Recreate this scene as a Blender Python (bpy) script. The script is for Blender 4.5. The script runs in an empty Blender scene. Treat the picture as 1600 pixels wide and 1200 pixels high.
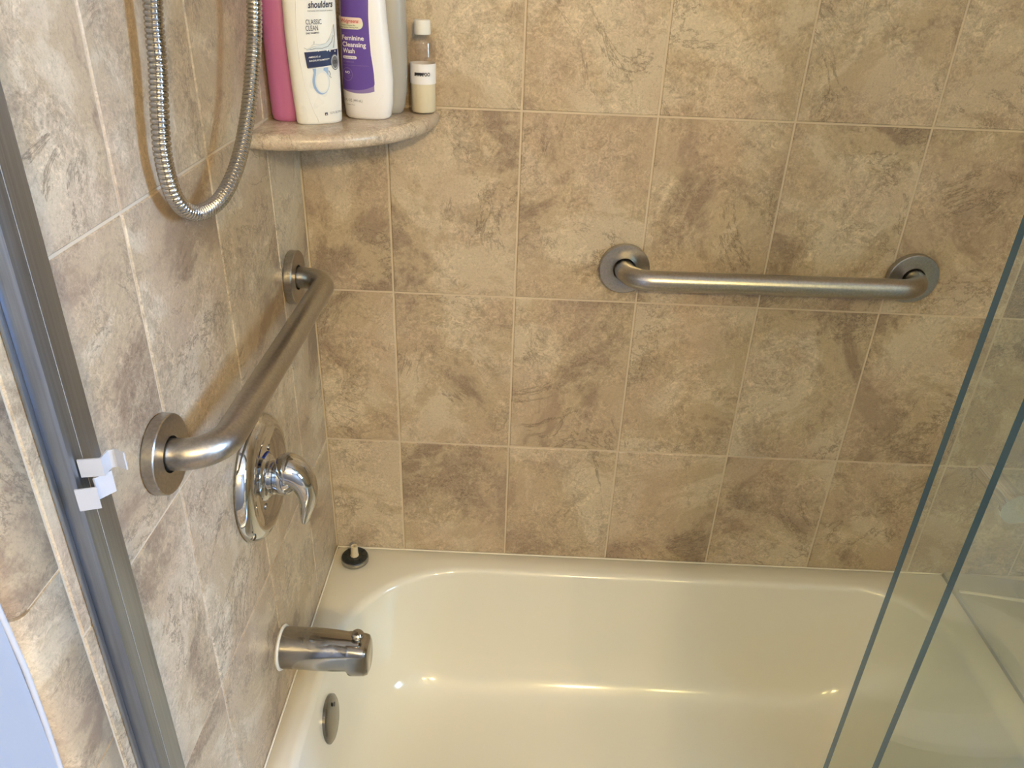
import bpy, bmesh, math, random
from math import sin, cos, pi, radians
from mathutils import Vector, Matrix
random.seed(4)
S = bpy.context.scene
COL = S.collection
ZO = 0.656            # height of the reference tile joint above the floor

# ------------------------------------------------------------------ camera
cam_d = bpy.data.cameras.new('camera'); cam = bpy.data.objects.new('camera', cam_d); COL.objects.link(cam)
cam_d.sensor_width = 36; cam_d.lens = 1223.92/1600*36; cam_d.clip_start = 0.02
Rx, Ry, Rz = ((0.999005, 0.028195, 0.034553), (0.043932, -0.488972, -0.871193), (-0.007668, 0.871844, -0.489724))
cam.matrix_world = Matrix(((Rx[0], -Ry[0], -Rz[0], 0.34626), (Rx[1], -Ry[1], -Rz[1], -1.19506),
                           (Rx[2], -Ry[2], -Rz[2], 0.80344+ZO), (0, 0, 0, 1)))
S.camera = cam
# ------------------------------------------------------------------ light and exposure
S.view_settings.view_transform = 'Standard'; S.view_settings.look = 'None'
S.view_settings.gamma = 1; S.view_settings.use_curve_mapping = False
S.view_settings.exposure = 0.04
S.cycles.max_bounces = 8; S.cycles.caustics_reflective = False; S.cycles.caustics_refractive = False
S.cycles.transparent_max_bounces = 24
W_ = bpy.data.worlds.new('sky'); S.world = W_; W_.use_nodes = True
bg = W_.node_tree.nodes['Background']; bg.inputs[0].default_value = (0.55, 0.72, 1.0, 1); bg.inputs[1].default_value = 1.0
LAMP_STRENGTH = 470.0
LAMP_COL = (1.0, 0.745, 0.34)
WINDOW_POWER = 118.0
def area(name, loc, target, sx, sy, power, col):
    d = bpy.data.lights.new(name, 'AREA'); d.shape = 'RECTANGLE'; d.size = sx; d.size_y = sy; d.energy = power; d.color = col
    o = bpy.data.objects.new(name, d); COL.objects.link(o); o.location = loc
    o.rotation_euler = (Vector(target)-Vector(loc)).to_track_quat('-Z', 'Y').to_euler(); return o
area('window_daylight', (2.96, -1.60, 1.78), (0.0, -0.9, 0.95), 0.50, 0.72, WINDOW_POWER, (0.42, 0.64, 1.0))

# ------------------------------------------------------------------ helpers
def tag(o, label=None, cat=None, group=None, kind=None):
    if label: o['label'] = label
    if cat: o['category'] = cat
    if group: o['group'] = group
    if kind: o['kind'] = kind
    return o
def mesh(name, vs, fs, mat=None, parent=None, smooth=False, mats=None, midx=None, auto=None):
    m = bpy.data.meshes.new(name); m.from_pydata([tuple(v) for v in vs], [], fs); m.validate(); m.update()
    bm = bmesh.new(); bm.from_mesh(m); bmesh.ops.recalc_face_normals(bm, faces=bm.faces); bm.to_mesh(m); bm.free()
    for x in (mats or ([mat] if mat else [])): m.materials.append(x)
    if midx:
        for p, i in zip(m.polygons, midx): p.material_index = i
    if smooth or auto:
        m.shade_smooth()
        if auto: m.set_sharp_from_angle(angle=radians(auto))
    o = bpy.data.objects.new(name, m); COL.objects.link(o)
    if parent: o.parent = parent
    return o
def link(name, m, parent=None, loc=(0, 0, 0)):
    o = bpy.data.objects.new(name, m); COL.objects.link(o); o.location = loc
    if parent: o.parent = parent
    return o
def empty(name, loc=(0, 0, 0), rz=0):
    o = bpy.data.objects.new(name, None); COL.objects.link(o); o.empty_display_size = 0.05
    o.location = loc; o.rotation_euler = (0, 0, rz); return o
def boxgeo(x0, x1, y0, y1, z0, z1, b=0.0):
    bm = bmesh.new(); bmesh.ops.create_cube(bm, size=1)
    for v in bm.verts:
        v.co = Vector(((x0+x1)/2+v.co.x*(x1-x0), (y0+y1)/2+v.co.y*(y1-y0), (z0+z1)/2+v.co.z*(z1-z0)))
    if b: bmesh.ops.bevel(bm, geom=bm.edges[:], offset=b, segments=2, affect='EDGES', profile=0.5)
    vs = [v.co.copy() for v in bm.verts]; fs = [[v.index for v in f.verts] for f in bm.faces]
    bm.verts.index_update(); fs = [[v.index for v in f.verts] for f in bm.faces]; bm.free(); return vs, fs
def box(name, x0, x1, y0, y1, z0, z1, mat, parent=None, b=0.0):
    vs, fs = boxgeo(x0, x1, y0, y1, z0, z1, b); return mesh(name, vs, fs, mat, parent, auto=35 if b else None)
def joinb(name, boxes, mat, parent=None, b=0.0):
    V, F = [], []
    for q in boxes:
        vs, fs = boxgeo(*q, b); n = len(V); V += vs; F += [[i+n for i in f] for f in fs]
    return mesh(name, V, F, mat, parent, auto=35 if b else None)
def frame_of(d):
    d = Vector(d).normalized(); a = Vector((0, 0, 1)) if abs(d.z) < 0.9 else Vector((1, 0, 0))
    u = d.cross(a).normalized(); return d, u, d.cross(u)
def lathe(prof, origin, axis, n=40, a0=0, a1=2*pi, cap=(False, False)):
    """prof: (distance along the axis, radius)"""
    d, u, w = frame_of(axis); o = Vector(origin); V, F = [], []
    for (t, r) in prof:
        for k in range(n):
            a = 2*pi*k/n; V.append(o+d*t+u*(r*cos(a))+w*(r*sin(a)))
    for i in range(len(prof)-1):
        for k in range(n):
            k2 = (k+1) % n; F.append([i*n+k, i*n+k2, (i+1)*n+k2, (i+1)*n+k])
    if cap[0]: F.append(list(range(n))[::-1])
    if cap[1]: F.append([(len(prof)-1)*n+k for k in range(n)])
    return V, F
def lathe_o(name, prof, origin, axis, mat, parent=None, n=40, cap=(False, False), auto=35):
    V, F = lathe(prof, origin, axis, n, cap=cap); return mesh(name, V, F, mat, parent, auto=auto)
def sweep(pts, rad, n=20, cap=True):
    """tube along points; rad is a function of the index or a number"""
    P = [Vector(p) for p in pts]; V, F = [], []
    t0 = (P[1]-P[0]).normalized(); _, u, _w = frame_of(t0)
    for i, p in enumerate(P):
        t = ((P[min(i+1, len(P)-1)]-P[max(i-1, 0)])).normalized()
        u = (u-t*u.dot(t)).normalized(); w = t.cross(u); r = rad(i) if callable(rad) else rad
        for k in range(n):
            a = 2*pi*k/n; V.append(p+u*(r*cos(a))+w*(r*sin(a)))
    for i in range(len(P)-1):
        for k in range(n):
            k2 = (k+1) % n; F.append([i*n+k, i*n+k2, (i+1)*n+k2, (i+1)*n+k])
    if cap: F.append(list(range(n))[::-1]); F.append([(len(P)-1)*n+k for k in range(n)])
    return V, F
def catmull(P, m=12):
    P = [Vector(p) for p in P]; out = []
    Q = [P[0]*2-P[1]]+P+[P[-1]*2-P[-2]]
    for i in range(1, len(Q)-2):
        a, b, c, d = Q[i-1:i+3]
        for k in range(m):
            t = k/m; out.append(0.5*((2*b)+(c-a)*t+(2*a-5*b+4*c-d)*t*t+(3*b-a-3*c+d)*t**3))
    out.append(P[-1]); return out
def resample(P, step):
    out = [P[0]]; acc = 0
    for i in range(1, len(P)):
        a, b = P[i-1], P[i]; L = (b-a).length
        if L == 0: continue
        while acc+L >= step:
            t = (step-acc)/L; a = a.lerp(b, t); out.append(a); L = (b-a).length; acc = 0
        acc += L
    return out

# ------------------------------------------------------------------ materials
def nt(name):
    m = bpy.data.materials.new(name); m.use_nodes = True; t = m.node_tree
    return m, t, t.nodes['Principled BSDF']
def simple(name, col, rough=0.5, metal=0.0, bump=0.0, bscale=200, **kw):
    m, t, b = nt(name); b.inputs['Base Color'].default_value = (*col, 1)
    b.inputs['Roughness'].default_value = rough; b.inputs['Metallic'].default_value = metal
    for k, v in kw.items(): b.inputs[k.replace('_', ' ')].default_value = v
    tc = t.nodes.new('ShaderNodeTexCoord'); no = t.nodes.new('ShaderNodeTexNoise'); no.inputs['Scale'].default_value = bscale
    t.links.new(tc.outputs['Object'], no.inputs['Vector'])
    if bump:
        bp = t.nodes.new('ShaderNodeBump'); bp.inputs['Strength'].default_value = bump; bp.inputs['Distance'].default_value = 0.001
        t.links.new(no.outputs['Fac'], bp.inputs['Height']); t.links.new(bp.outputs[0], b.inputs['Normal'])
    else:
        mr = t.nodes.new('ShaderNodeMapRange'); mr.inputs[3].default_value = max(0, rough-0.03); mr.inputs[4].default_value = rough+0.03
        no.inputs['Scale'].default_value = 25
        t.links.new(no.outputs['Fac'], mr.inputs[0]); t.links.new(mr.outputs[0], b.inputs['Roughness'])
    return m
def ramp(t, src, stops):
    r = t.nodes.new('ShaderNodeValToRGB'); e = r.color_ramp.elements
    while len(e) > 1: e.remove(e[-1])
    e[0].position = stops[0][0]; e[0].color = (*stops[0][1], 1)
    for p, c in stops[1:]:
        q = e.new(p); q.color = (*c, 1)
    t.links.new(src, r.inputs[0]); return r.outputs[0]
def mixc(t, fac, a, b, mode='MIX'):
    n = t.nodes.new('ShaderNodeMix'); n.data_type = 'RGBA'; n.blend_type = mode
    for sock, v in ((n.inputs[0], fac), (n.inputs[6], a), (n.inputs[7], b)):
        if hasattr(v, 'links'): t.links.new(v, sock)
        elif isinstance(v, (int, float)): sock.default_value = v
        else: sock.default_value = (*v, 1)
    return n.outputs[2]
def noise(t, vec, scale, detail=4, rough=0.55, dist=0.0):
    n = t.nodes.new('ShaderNodeTexNoise'); n.inputs['Scale'].default_value = scale; n.inputs['Detail'].default_value = detail
    n.inputs['Roughness'].default_value = rough; n.inputs['Distortion'].default_value = dist
    t.links.new(vec, n.inputs['Vector']); return n.outputs['Fac']
def mathn(t, op, a, b=None, clamp=False):
    n = t.nodes.new('ShaderNodeMath'); n.operation = op; n.use_clamp = clamp
    for s, v in ((n.inputs[0], a), (n.inputs[1], b)):
        if v is None: continue
        if hasattr(v, 'links'): t.links.new(v, s)
        else: s.default_value = v
    return n.outputs[0]
def stone(name, base, lights, darks, pink, rough=0.36, scale=1.0, gain=1.0):
    m, t, b = nt(name)
    tc = t.nodes.new('ShaderNodeTexCoord'); oi = t.nodes.new('ShaderNodeObjectInfo')
    sc = t.nodes.new('ShaderNodeVectorMath'); sc.operation = 'SCALE'; sc.inputs[0].default_value = (37, 71, 53)
    t.links.new(oi.outputs['Random'], sc.inputs['Scale'])
    ad = t.nodes.new('ShaderNodeVectorMath'); ad.operation = 'ADD'
    t.links.new(tc.outputs['Object'], ad.inputs[0]); t.links.new(sc.outputs[0], ad.inputs[1]); v = ad.outputs[0]
    g = lambda s: s*scale
    big = noise(t, v, g(5.0), 9, 0.68, 0.6)
    big2 = noise(t, v, g(12.0), 9, 0.72, 1.0)
    grain = noise(t, v, g(95), 8, 0.78, 1.6)
    mask = ramp(t, noise(t, v, g(12), 5, 0.65, 0.6), [(0.42, (0.15,)*3), (0.54, (1, 1, 1))])
    c = ramp(t, big, [(0.41, darks), (0.465, base), (0.51, base), (0.555, lights)])
    c = mixc(t, ramp(t, big2, [(0.52, (0, 0, 0)), (0.57, (0.5,)*3)]), c, tuple((darks[i]*0.7+base[i]*0.3) for i in range(3)))
    c = mixc(t, ramp(t, noise(t, v, g(8), 3), [(0.45, (0, 0, 0)), (0.62, (0.45,)*3)]), c, pink)
    # curling pale and dark crackle, patchy
    cr = ramp(t, grain, [(0.34, (0.55,)*3), (0.44, (0.86,)*3), (0.51, (1.0,)*3), (0.57, (1.20,)*3), (0.66, (1.42,)*3)])
    c2 = mixc(t, 1.0, c, cr, 'MULTIPLY')
    c = mixc(t, mathn(t, 'MULTIPLY', mask, 0.85), c, c2)
    # fine speckle everywhere
    sp = ramp(t, noise(t, v, g(380), 4, 0.75), [(0.34, (0.70,)*3), (0.46, (1, 1, 1)), (0.56, (1.0,)*3), (0.68, (1.2,)*3)])
    c = mixc(t, 0.75, c, sp, 'MULTIPLY')
    # thin veins along contours of a distorted noise
    vn = mathn(t, 'ABSOLUTE', mathn(t, 'SUBTRACT', noise(t, v, g(6.0), 10, 0.72, 0.8), 0.485))
    vein = ramp(t, vn, [(0.0, (1, 1, 1)), (0.013, (0, 0, 0))])
    vm = ramp(t, noise(t, v, g(7), 2), [(0.50, (0, 0, 0)), (0.57, (0.8,)*3)])
    c = mixc(t, mathn(t, 'MULTIPLY', vein, vm), c, tuple(x*0.55 for x in darks))
    vl = ramp(t, mathn(t, 'ABSOLUTE', mathn(t, 'SUBTRACT', noise(t, v, g(22), 8, 0.74, 1.8), 0.5)), [(0.0, (0.62,)*3), (0.013, (0, 0, 0))])
    c = mixc(t, mathn(t, 'MULTIPLY', vl, mask), c, tuple(min(1, x*1.15) for x in lights))
    t.links.new(c, b.inputs['Base Color'])
    b.inputs['Specular IOR Level'].default_value = 0.5
    rr = t.nodes.new('ShaderNodeMapRange'); rr.inputs[3].default_value = rough-0.06; rr.inputs[4].default_value = rough+0.1
    t.links.new(grain, rr.inputs[0]); t.links.new(rr.outputs[0], b.inputs['Roughness'])
    bp = t.nodes.new('ShaderNodeBump'); bp.inputs['Strength'].default_value = 0.25; bp.inputs['Distance'].default_value = 0.0008
    h = mathn(t, 'ADD', mathn(t, 'MULTIPLY', grain, 0.6), mathn(t, 'MULTIPLY', big2, 1.5))
    t.links.new(h, bp.inputs['Height']); t.links.new(bp.outputs[0], b.inputs['Normal'])
    return m
TILE = stone('ceramic_tile', (0.45, 0.355, 0.238), (0.56, 0.468, 0.340), (0.285, 0.210, 0.146), (0.45, 0.335, 0.245))
MARBLE = stone('shelf_marble', (0.50, 0.41, 0.32), (0.62, 0.54, 0.43), (0.40, 0.31, 0.23), (0.50, 0.38, 0.31), rough=0.22, scale=1.6)
GROUT = simple('grout', (0.60, 0.50, 0.37), 0.85, bump=0.4, bscale=900)
TUBM = simple('tub_enamel', (0.765, 0.725, 0.625), 0.12)
PAINT = simple('wall_paint', (0.37, 0.41, 0.50), 0.6, bump=0.1, bscale=300)
PAINT2 = simple('front_wall_darkened', (0.30, 0.29, 0.28), 0.6, bump=0.1, bscale=300)  # unseen wall, colour darkened so the chrome reflects a dimmer room
CEIL = simple('ceiling_paint', (0.8, 0.78, 0.74), 0.8, bump=0.1, bscale=300)
FLOORM = stone('floor_tile', (0.30, 0.27, 0.24), (0.42, 0.39, 0.35), (0.2, 0.18, 0.16), (0.3, 0.26, 0.22))
WHITE = simple('white_plastic', (0.80, 0.78, 0.74), 0.3)
CERAMIC = simple('white_ceramic', (0.85, 0.85, 0.82), 0.1)
CAULK = simple('caulk', (0.80, 0.74, 0.62), 0.5)
CHROME = simple('chrome', (0.60, 0.60, 0.60), 0.045, 1.0)
HOSEM = simple('hose_chrome', (0.50, 0.48, 0.45), 0.14, 1.0)
DULLCHROME = simple('water_spotted_chrome', (0.41, 0.395, 0.37), 0.15, 1.0)
def brushed(name, col, rough, axis_scale):
    m, t, b = nt(name); b.inputs['Metallic'].default_value = 1
    tc = t.nodes.new('ShaderNodeTexCoord'); mp = t.nodes.new('ShaderNodeMapping'); mp.inputs['Scale'].default_value = axis_scale
    t.links.new(tc.outputs['Object'], mp.inputs[0]); f = noise(t, mp.outputs[0], 1.0, 4, 0.6)
    t.links.new(ramp(t, f, [(0.3, tuple(x*0.85 for x in col)), (0.7, tuple(min(1, x*1.12) for x in col))]), b.inputs['Base Color'])
    rr = t.nodes.new('ShaderNodeMapRange'); rr.inputs[3].default_value = rough-0.05; rr.inputs[4].default_value = rough+0.07
    t.links.new(f, rr.inputs[0]); t.links.new(rr.outputs[0], b.inputs['Roughness']); return m
STEEL = brushed('brushed_stainless', (0.44, 0.415, 0.38), 0.30, (300, 300, 300))
ALU = brushed('satin_aluminium', (0.36, 0.40, 0.47), 0.36, (400, 400, 6))
PINK = simple('pink_plastic', (0.52, 0.17, 0.40), 0.34, Subsurface_Weight=0.15)
PINK.node_tree.nodes['Principled BSDF'].inputs['Subsurface Radius'].default_value = (0.01, 0.004, 0.006)
BOTTLEW = simple('pearl_white_plastic', (0.80, 0.785, 0.76), 0.28)
BOTTLEW2 = simple('white_bottle_plastic', (0.82, 0.80, 0.82), 0.32)
GREY = simple('silver_grey_plastic', (0.36, 0.34, 0.31), 0.38)
INKN = simple('navy_ink', (0.012, 0.018, 0.075), 0.35)
INKK = simple('black_ink', (0.02, 0.018, 0.025), 0.4)
INKG = simple('grey_ink', (0.16, 0.16, 0.18), 0.4)
INKR = simple('red_ink', (0.55, 0.06, 0.05), 0.4)
INKP = simple('purple_ink', (0.12, 0.066, 0.34), 0.32)
INKL = simple('lilac_ink', (0.26, 0.19, 0.42), 0.32)
INKW = simple('white_ink', (0.85, 0.82, 0.82), 0.35)
INKC = simple('pale_lime_ink', (0.74, 0.76, 0.58), 0.35)
INKB = simple('water_blue_ink', (0.30, 0.42, 0.66), 0.3)
INKBL = simple('pale_water_ink', (0.66, 0.70, 0.74), 0.3)
BLUE = simple('blue_mark', (0.02, 0.05, 0.35), 0.3)
BLACK = simple('black_rubber', (0.02, 0.022, 0.02), 0.3)
BEIGE = simple('beige_plastic', (0.62, 0.52, 0.36), 0.45)
LIQ = simple('cream_liquid', (0.86, 0.82, 0.66), 0.35)
CLIP = simple('translucent_plastic', (0.55, 0.57, 0.63), 0.25, Transmission_Weight=0.15)
def clear(name, tint, extra=0.0, rough=0.0, r0=0.04):
    """thin clear sheet: tinted transmission and a Schlick mirror reflection"""
    m, t, b = nt(name); t.nodes.remove(b); out = t.nodes['Material Output']
    tr = t.nodes.new('ShaderNodeBsdfTransparent'); tr.inputs[0].default_value = (*tint, 1)
    gl = t.nodes.new('ShaderNodeBsdfGlossy'); gl.inputs['Roughness'].default_value = rough; gl.inputs[0].default_value = (1, 1, 1, 1)
    df = t.nodes.new('ShaderNodeBsdfDiffuse'); df.inputs[0].default_value = (0.5, 0.52, 0.47, 1)
    lw = t.nodes.new('ShaderNodeLayerWeight'); lw.inputs[0].default_value = 0.5
    f = mathn(t, 'ADD', mathn(t, 'MULTIPLY', mathn(t, 'POWER', lw.outputs['Facing'], 5.0), 1-r0), r0)
    m1 = t.nodes.new('ShaderNodeMixShader'); m1.inputs[0].default_value = extra
    t.links.new(tr.outputs[0], m1.inputs[1]); t.links.new(df.outputs[0], m1.inputs[2])
    m2 = t.nodes.new('ShaderNodeMixShader'); t.links.new(f, m2.inputs[0]); t.links.new(m1.outputs[0], m2.inputs[1]); t.links.new(gl.outputs[0], m2.inputs[2])
    t.links.new(m2.outputs[0], out.inputs[0]); return m
GLASS = clear('door_glass', (0.90, 0.915, 0.87), 0.03)
GLASSEDGE = simple('glass_edge', (0.045, 0.115, 0.13), 0.12)
CLEARP = clear('clear_bottle_plastic', (0.94, 0.91, 0.88), 0.03, 0.05)
def emit(name, col, s):
    m, t, b = nt(name); t.nodes.remove(b); e = t.nodes.new('ShaderNodeEmission'); e.inputs[0].default_value = (*col, 1); e.inputs[1].default_value = s
    t.links.new(e.outputs[0], t.nodes['Material Output'].inputs[0]); return m
BULBS = [emit('lit_bulb', LAMP_COL, LAMP_STRENGTH*k) for k in (1.35, 0.65)]

# ------------------------------------------------------------------ the room (all heights z + ZO)
RIM = -0.256+ZO; X1 = 0.1343; CW = 0.2; RH = 0.29525; SC = 0.147
XR = 1.62; XW = 2.90; YF = -2.35; TOP = 2.40; DX = 1.2045
GW = 0.0030     # joint width
rows = [ZO+RH*k for k in range(-1, 6)]
def tile_mesh(name, w, h, cache={}):
    k = (name, round(w, 4), round(h, 4))
    if k in cache: return cache[k]
    b = 0.0012; vs = []; th = 0.005
    for (ins, d) in ((0, 0), (0, th-b), (b, th)):
        vs += [(-w/2+ins, -d, -h/2+ins), (w/2-ins, -d, -h/2+ins), (w/2-ins, -d, h/2-ins), (-w/2+ins, -d, h/2-ins)]
    fs = [(0, 1, 2, 3), (8, 9, 10, 11)]
    for L in (0, 4):
        for i in range(4): fs.append((L+i, L+(i+1) % 4, L+4+(i+1) % 4, L+4+i))
    o = mesh('tile', vs, fs, TILE); m = o.data; bpy.data.objects.remove(o); cache[k] = m; return m
def tiles(parent, us, zs, place, jitter=0.0003):
    for i in range(len(us)-1):
        for j in range(len(zs)-1):
            w = us[i+1]-us[i]-GW; h = zs[j+1]-zs[j]-GW
            if w < 0.01 or h < 0.01: continue
            o = link('tile', tile_mesh('t', w, h), parent)
            place(o, (us[i]+us[i+1])/2, (zs[j]+zs[j+1])/2, random.uniform(0, jitter))
# back wall: slab with its joint plane 1.6 mm behind the tile faces (tile faces at y = 0)
wall_back = tag(box('wall_back', -0.10, XR+0.1, 0.0016, 0.10, 0, TOP, GROUT), kind='structure')
def pb(o, u, z, j): o.location = (u, 0.005+j, z)
us = [0.0]+[X1+CW*k for k in range(0, 8)]; us = [u for u in us if u < XR-0.02]+[XR]
tiles(wall_back, us, [RIM-0.001]+rows[1:]+[TOP], pb)
# left wall, tile faces at x = 0
wall_left = tag(box('wall_left', -0.10, -0.0016, -0.790, 0.0016, 0, TOP, GROUT), kind='structure')
def pl(o, u, z, j): o.rotation_euler = (0, 0, pi/2); o.location = (-0.005-j, u, z)
ys = [0.0, -SC, -SC-CW, -SC-2*CW, -SC-3*CW][::-1]
tiles(wall_left, ys[1:], [RIM-0.001]+rows[1:]+[TOP], pl)
tiles(wall_left, ys[:2], [0.0]+rows+[TOP], pl)
# rounded edge pieces that end the tiling
def bull_mesh(h):
    y0, y1 = -SC-3*CW-GW/2, -0.803; pr = [(-0.006, y0), (-0.0012, y0), (0, y0-0.0012)]
    r = 0.011
    for k in range(7):
        a = pi/2*k/6; pr.append((-r+r*cos(a), y1+r-r*sin(a)))
    pr.append((-0.013, y1)); n = len(pr); vs = []
    for z in (-h/2, h/2): vs += [(x, y, z) for x, y in pr]
    fs = [tuple(range(n)), tuple(range(n, 2*n))]+[(i, (i+1) % n, n+(i+1) % n, n+i) for i in range(n)]
    o = mesh('edge_tile', vs, fs, TILE, auto=50); m = o.data; bpy.data.objects.remove(o); return m
bz = [ZO+0.372+0.197*k for k in range(-6, 8)]; bz = [0.0]+[z for z in bz if 0.03 < z < TOP-0.03]+[TOP]
for a, b_ in zip(bz[:-1], bz[1:]):
    link('edge_tile', bull_mesh(b_-a-GW), wall_left, (0, 0, (a+b_)/2))
wl2 = tag(box('wall_left_entry', -0.10, -0.0105, YF, -0.7905, 0, TOP, PAINT), kind='structure')
cb = sweep([Vector((-0.0095+0.0012*sin(k*1.7), -0.8045+0.0012*sin(k*0.9), 0.02+k*0.06)) for k in range(40)], 0.0022, 8)
mesh('caulk_bead', *cb, simple('white_caulk', (0.5, 0.52, 0.58), 0.5), wl2, smooth=True)
tag(box('wall_right_alcove', XR, XR+0.10, -0.775, 0.0, 0, TOP, GROUT), kind='structure')
tag(box('wall_back_room', XR+0.1, XW+0.1, -0.775, -0.675, 0, TOP, PAINT), kind='structure')
joinb('wall_right_window_side', [(XW, XW+0.1, YF, -1.88, 0, TOP), (XW, XW+0.1, -1.88, -1.32, 0, 1.38), (XW, XW+0.1, -1.88, -1.32, 2.18, TOP), (XW, XW+0.1, -1.32, -0.775, 0, TOP)], PAINT)['kind'] = 'structure'
joinb('window_1', [(XW-0.012, XW+0.03, -1.91, -1.86, 1.35, 2.21), (XW-0.012, XW+0.03, -1.34, -1.29, 1.35, 2.21),
    (XW-0.012, XW+0.03, -1.859, -1.341, 1.35, 1.39), (XW-0.012, XW+0.03, -1.859, -1.341, 2.17, 2.21), (XW+0.0, XW+0.03, -1.859, -1.341, 1.77, 1.79)], WHITE)['kind'] = 'structure'
tag(box('wall_front', -0.1, XW+0.1, YF-0.1, YF, 0, TOP, PAINT2), kind='structure')
tag(box('ceiling', -0.1, XW+0.1, YF-0.1, 0.1, TOP, TOP+0.05, CEIL), kind='structure')
fl = tag(box('floor', -0.1, XW+0.1, YF-0.1, 0.1, -0.05, -0.002, GROUT), kind='structure')
def pf(o, u, v, j): o.rotation_euler = (-pi/2, 0, 0); o.location = (u, v, -0.005-j)
for i in range(9):
    for k in range(5):
        o = link('tile', tile_mesh('f', 0.297, 0.297), fl); o.rotation_euler = (-pi/2, 0, 0); o.location = (0.15+i*0.3, -0.93-k*0.3, -0.005)

# ------------------------------------------------------------------ bathtub
def ring(xl, xr, yb, yf, rl, rr, z, nc=16, nsx=30, nsy=16):
    """closed ring, counter clockwise from back left"""
    P = []
    def arc(cx, cy, r, a0, a1):
        for k in range(nc+1): a = a0+(a1-a0)*k/nc; P.append((cx+r*cos(a), cy+r*sin(a), z))
    def seg(a, b, n):
        for k in range(1, n): t = k/n; P.append((a[0]+(b[0]-a[0])*t, a[1]+(b[1]-a[1])*t, z))
    arc(xl+rl, yb-rl, rl, pi, pi/2); seg((xl+rl, yb), (xr-rr, yb), nsx)
    arc(xr-rr, yb-rr, rr, pi/2, 0); seg((xr, yb-rr), (xr, yf+rr), nsy)
    arc(xr-rr, yf+rr, rr, 0, -pi/2); seg((xr-rr, yf), (xl+rl, yf), nsx)
    arc(xl+rl, yf+rl, rl, -pi/2, -pi); seg((xl, yf+rl), (xl, yb-rl), nsy)
    return P
L = []
R0 = RIM
L.append(ring(0.001, 1.203, -0.001, -0.765, 0.003, 0.003, 0.002))
L.append(ring(0.001, 1.203, -0.001, -0.765, 0.003, 0.003, R0-0.012))
L.append(ring(0.0015, 1.2025, -0.0015, -0.762, 0.004, 0.004, R0-0.003))
L.append(ring(0.004, 1.2, -0.004, -0.756, 0.005, 0.005, R0))
for (dx, dz) in [(0, 0.0006), (0.008, 0.0)]+[(0.008+0.014*sin(radians(a)), -0.014*(1-cos(radians(a)))) for a in (12, 24, 36, 48, 60, 72, 82)]:
    L.append(ring(0.024+dx, 1.172-dx, -0.032-dx, -0.690+dx, 0.235-dx*0.5, 0.155-dx*0.5, R0+dz))
IN = [(0.05, 0.052, 0.034, 0.062), (0.10, 0.060, 0.050, 0.076), (0.15, 0.070, 0.070, 0.090), (0.19, 0.080, 0.095, 0.102), (0.215, 0.092, 0.120, 0.115),
      (0.235, 0.112, 0.150, 0.135), (0.248, 0.140, 0.190, 0.160), (0.255, 0.185, 0.24, 0.20), (0.258, 0.26, 0.32, 0.26), (0.260, 0.34, 0.45, 0.31)]
for (d, xl, xr, yb) in IN:
    L.append(ring(xl, 1.186-xr, -yb, -0.690+max(yb-0.03, 0.03) if yb < 0.2 else -0.66+yb*0.9, max(0.06, 0.225-d*0.45) if yb < 0.2 else 0.05, max(0.06, 0.145-d*0.2) if yb < 0.2 else 0.05, R0-d))
n = len(L[0]); V = [p for r in L for p in r]; F = []
for i in range(len(L)-1):
    for k in range(n):
        k2 = (k+1) % n; F.append((i*n+k, i*n+k2, (i+1)*n+k2, (i+1)*n+k))
F.append(tuple((len(L)-1)*n+k for k in range(n)))
tub = empty('bathtub')
tag(tub, 'cream white enamel bathtub set between the tiled walls', 'bathtub')
tb = mesh('tub_shell', V, F, TUBM, tub, auto=60)
# grey drain grille in the tub floor
lathe_o('drain', [(0, 0.0), (0, 0.03), (0.003, 0.034), (0.006, 0.030), (0.006, 0.0)], (0.32, -0.37, R0-0.2605), (0, 0, 1), DULLCHROME, tub)
# overflow plate on the sloping end wall
ov = empty('overflow_plate', (0.0555, -0.343, 0)); ov.parent = tub
bpy.data.objects.remove(ov)
oc = Vector((0.0500, -0.335, R0-0.081)); od = Vector((1, 0, 0.10)).normalized()
op = lathe_o('overflow_plate', [(0.0, 0.036), (0.004, 0.0395), (0.010, 0.0395), (0.0125, 0.036), (0.0145, 0.028), (0.0155, 0.014), (0.0158, 0.0)], oc, od, simple('dull_grey_metal', (0.25, 0.24, 0.225), 0.25, 1.0), tub)
op['label'] = 'round chrome overflow plate'
for s in (-1, 1):
    V1, F1 = lathe([(0, 0.004), (0.0012, 0.0035), (0.0016, 0.0)], oc+od*0.0138+Vector((0, s*0.008, s*0.026)), od, 12)
    mesh('screw', V1, F1, INKK, op, auto=40)
# caulk beads along the walls
cau = [sweep([(x*0.01, -0.0015, R0+0.0003) for x in range(0, 121)], 0.0018, 8), sweep([(0.0015, -0.0015-y*0.01, R0+0.0003) for y in range(0, 76)], 0.0018, 8)]
V = cau[0][0]+cau[1][0]; F = cau[0][1]+[[i+len(cau[0][0]) for i in f] for f in cau[1][1]]
mesh('caulk_line', V, F, CAULK, tub, smooth=True)

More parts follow.
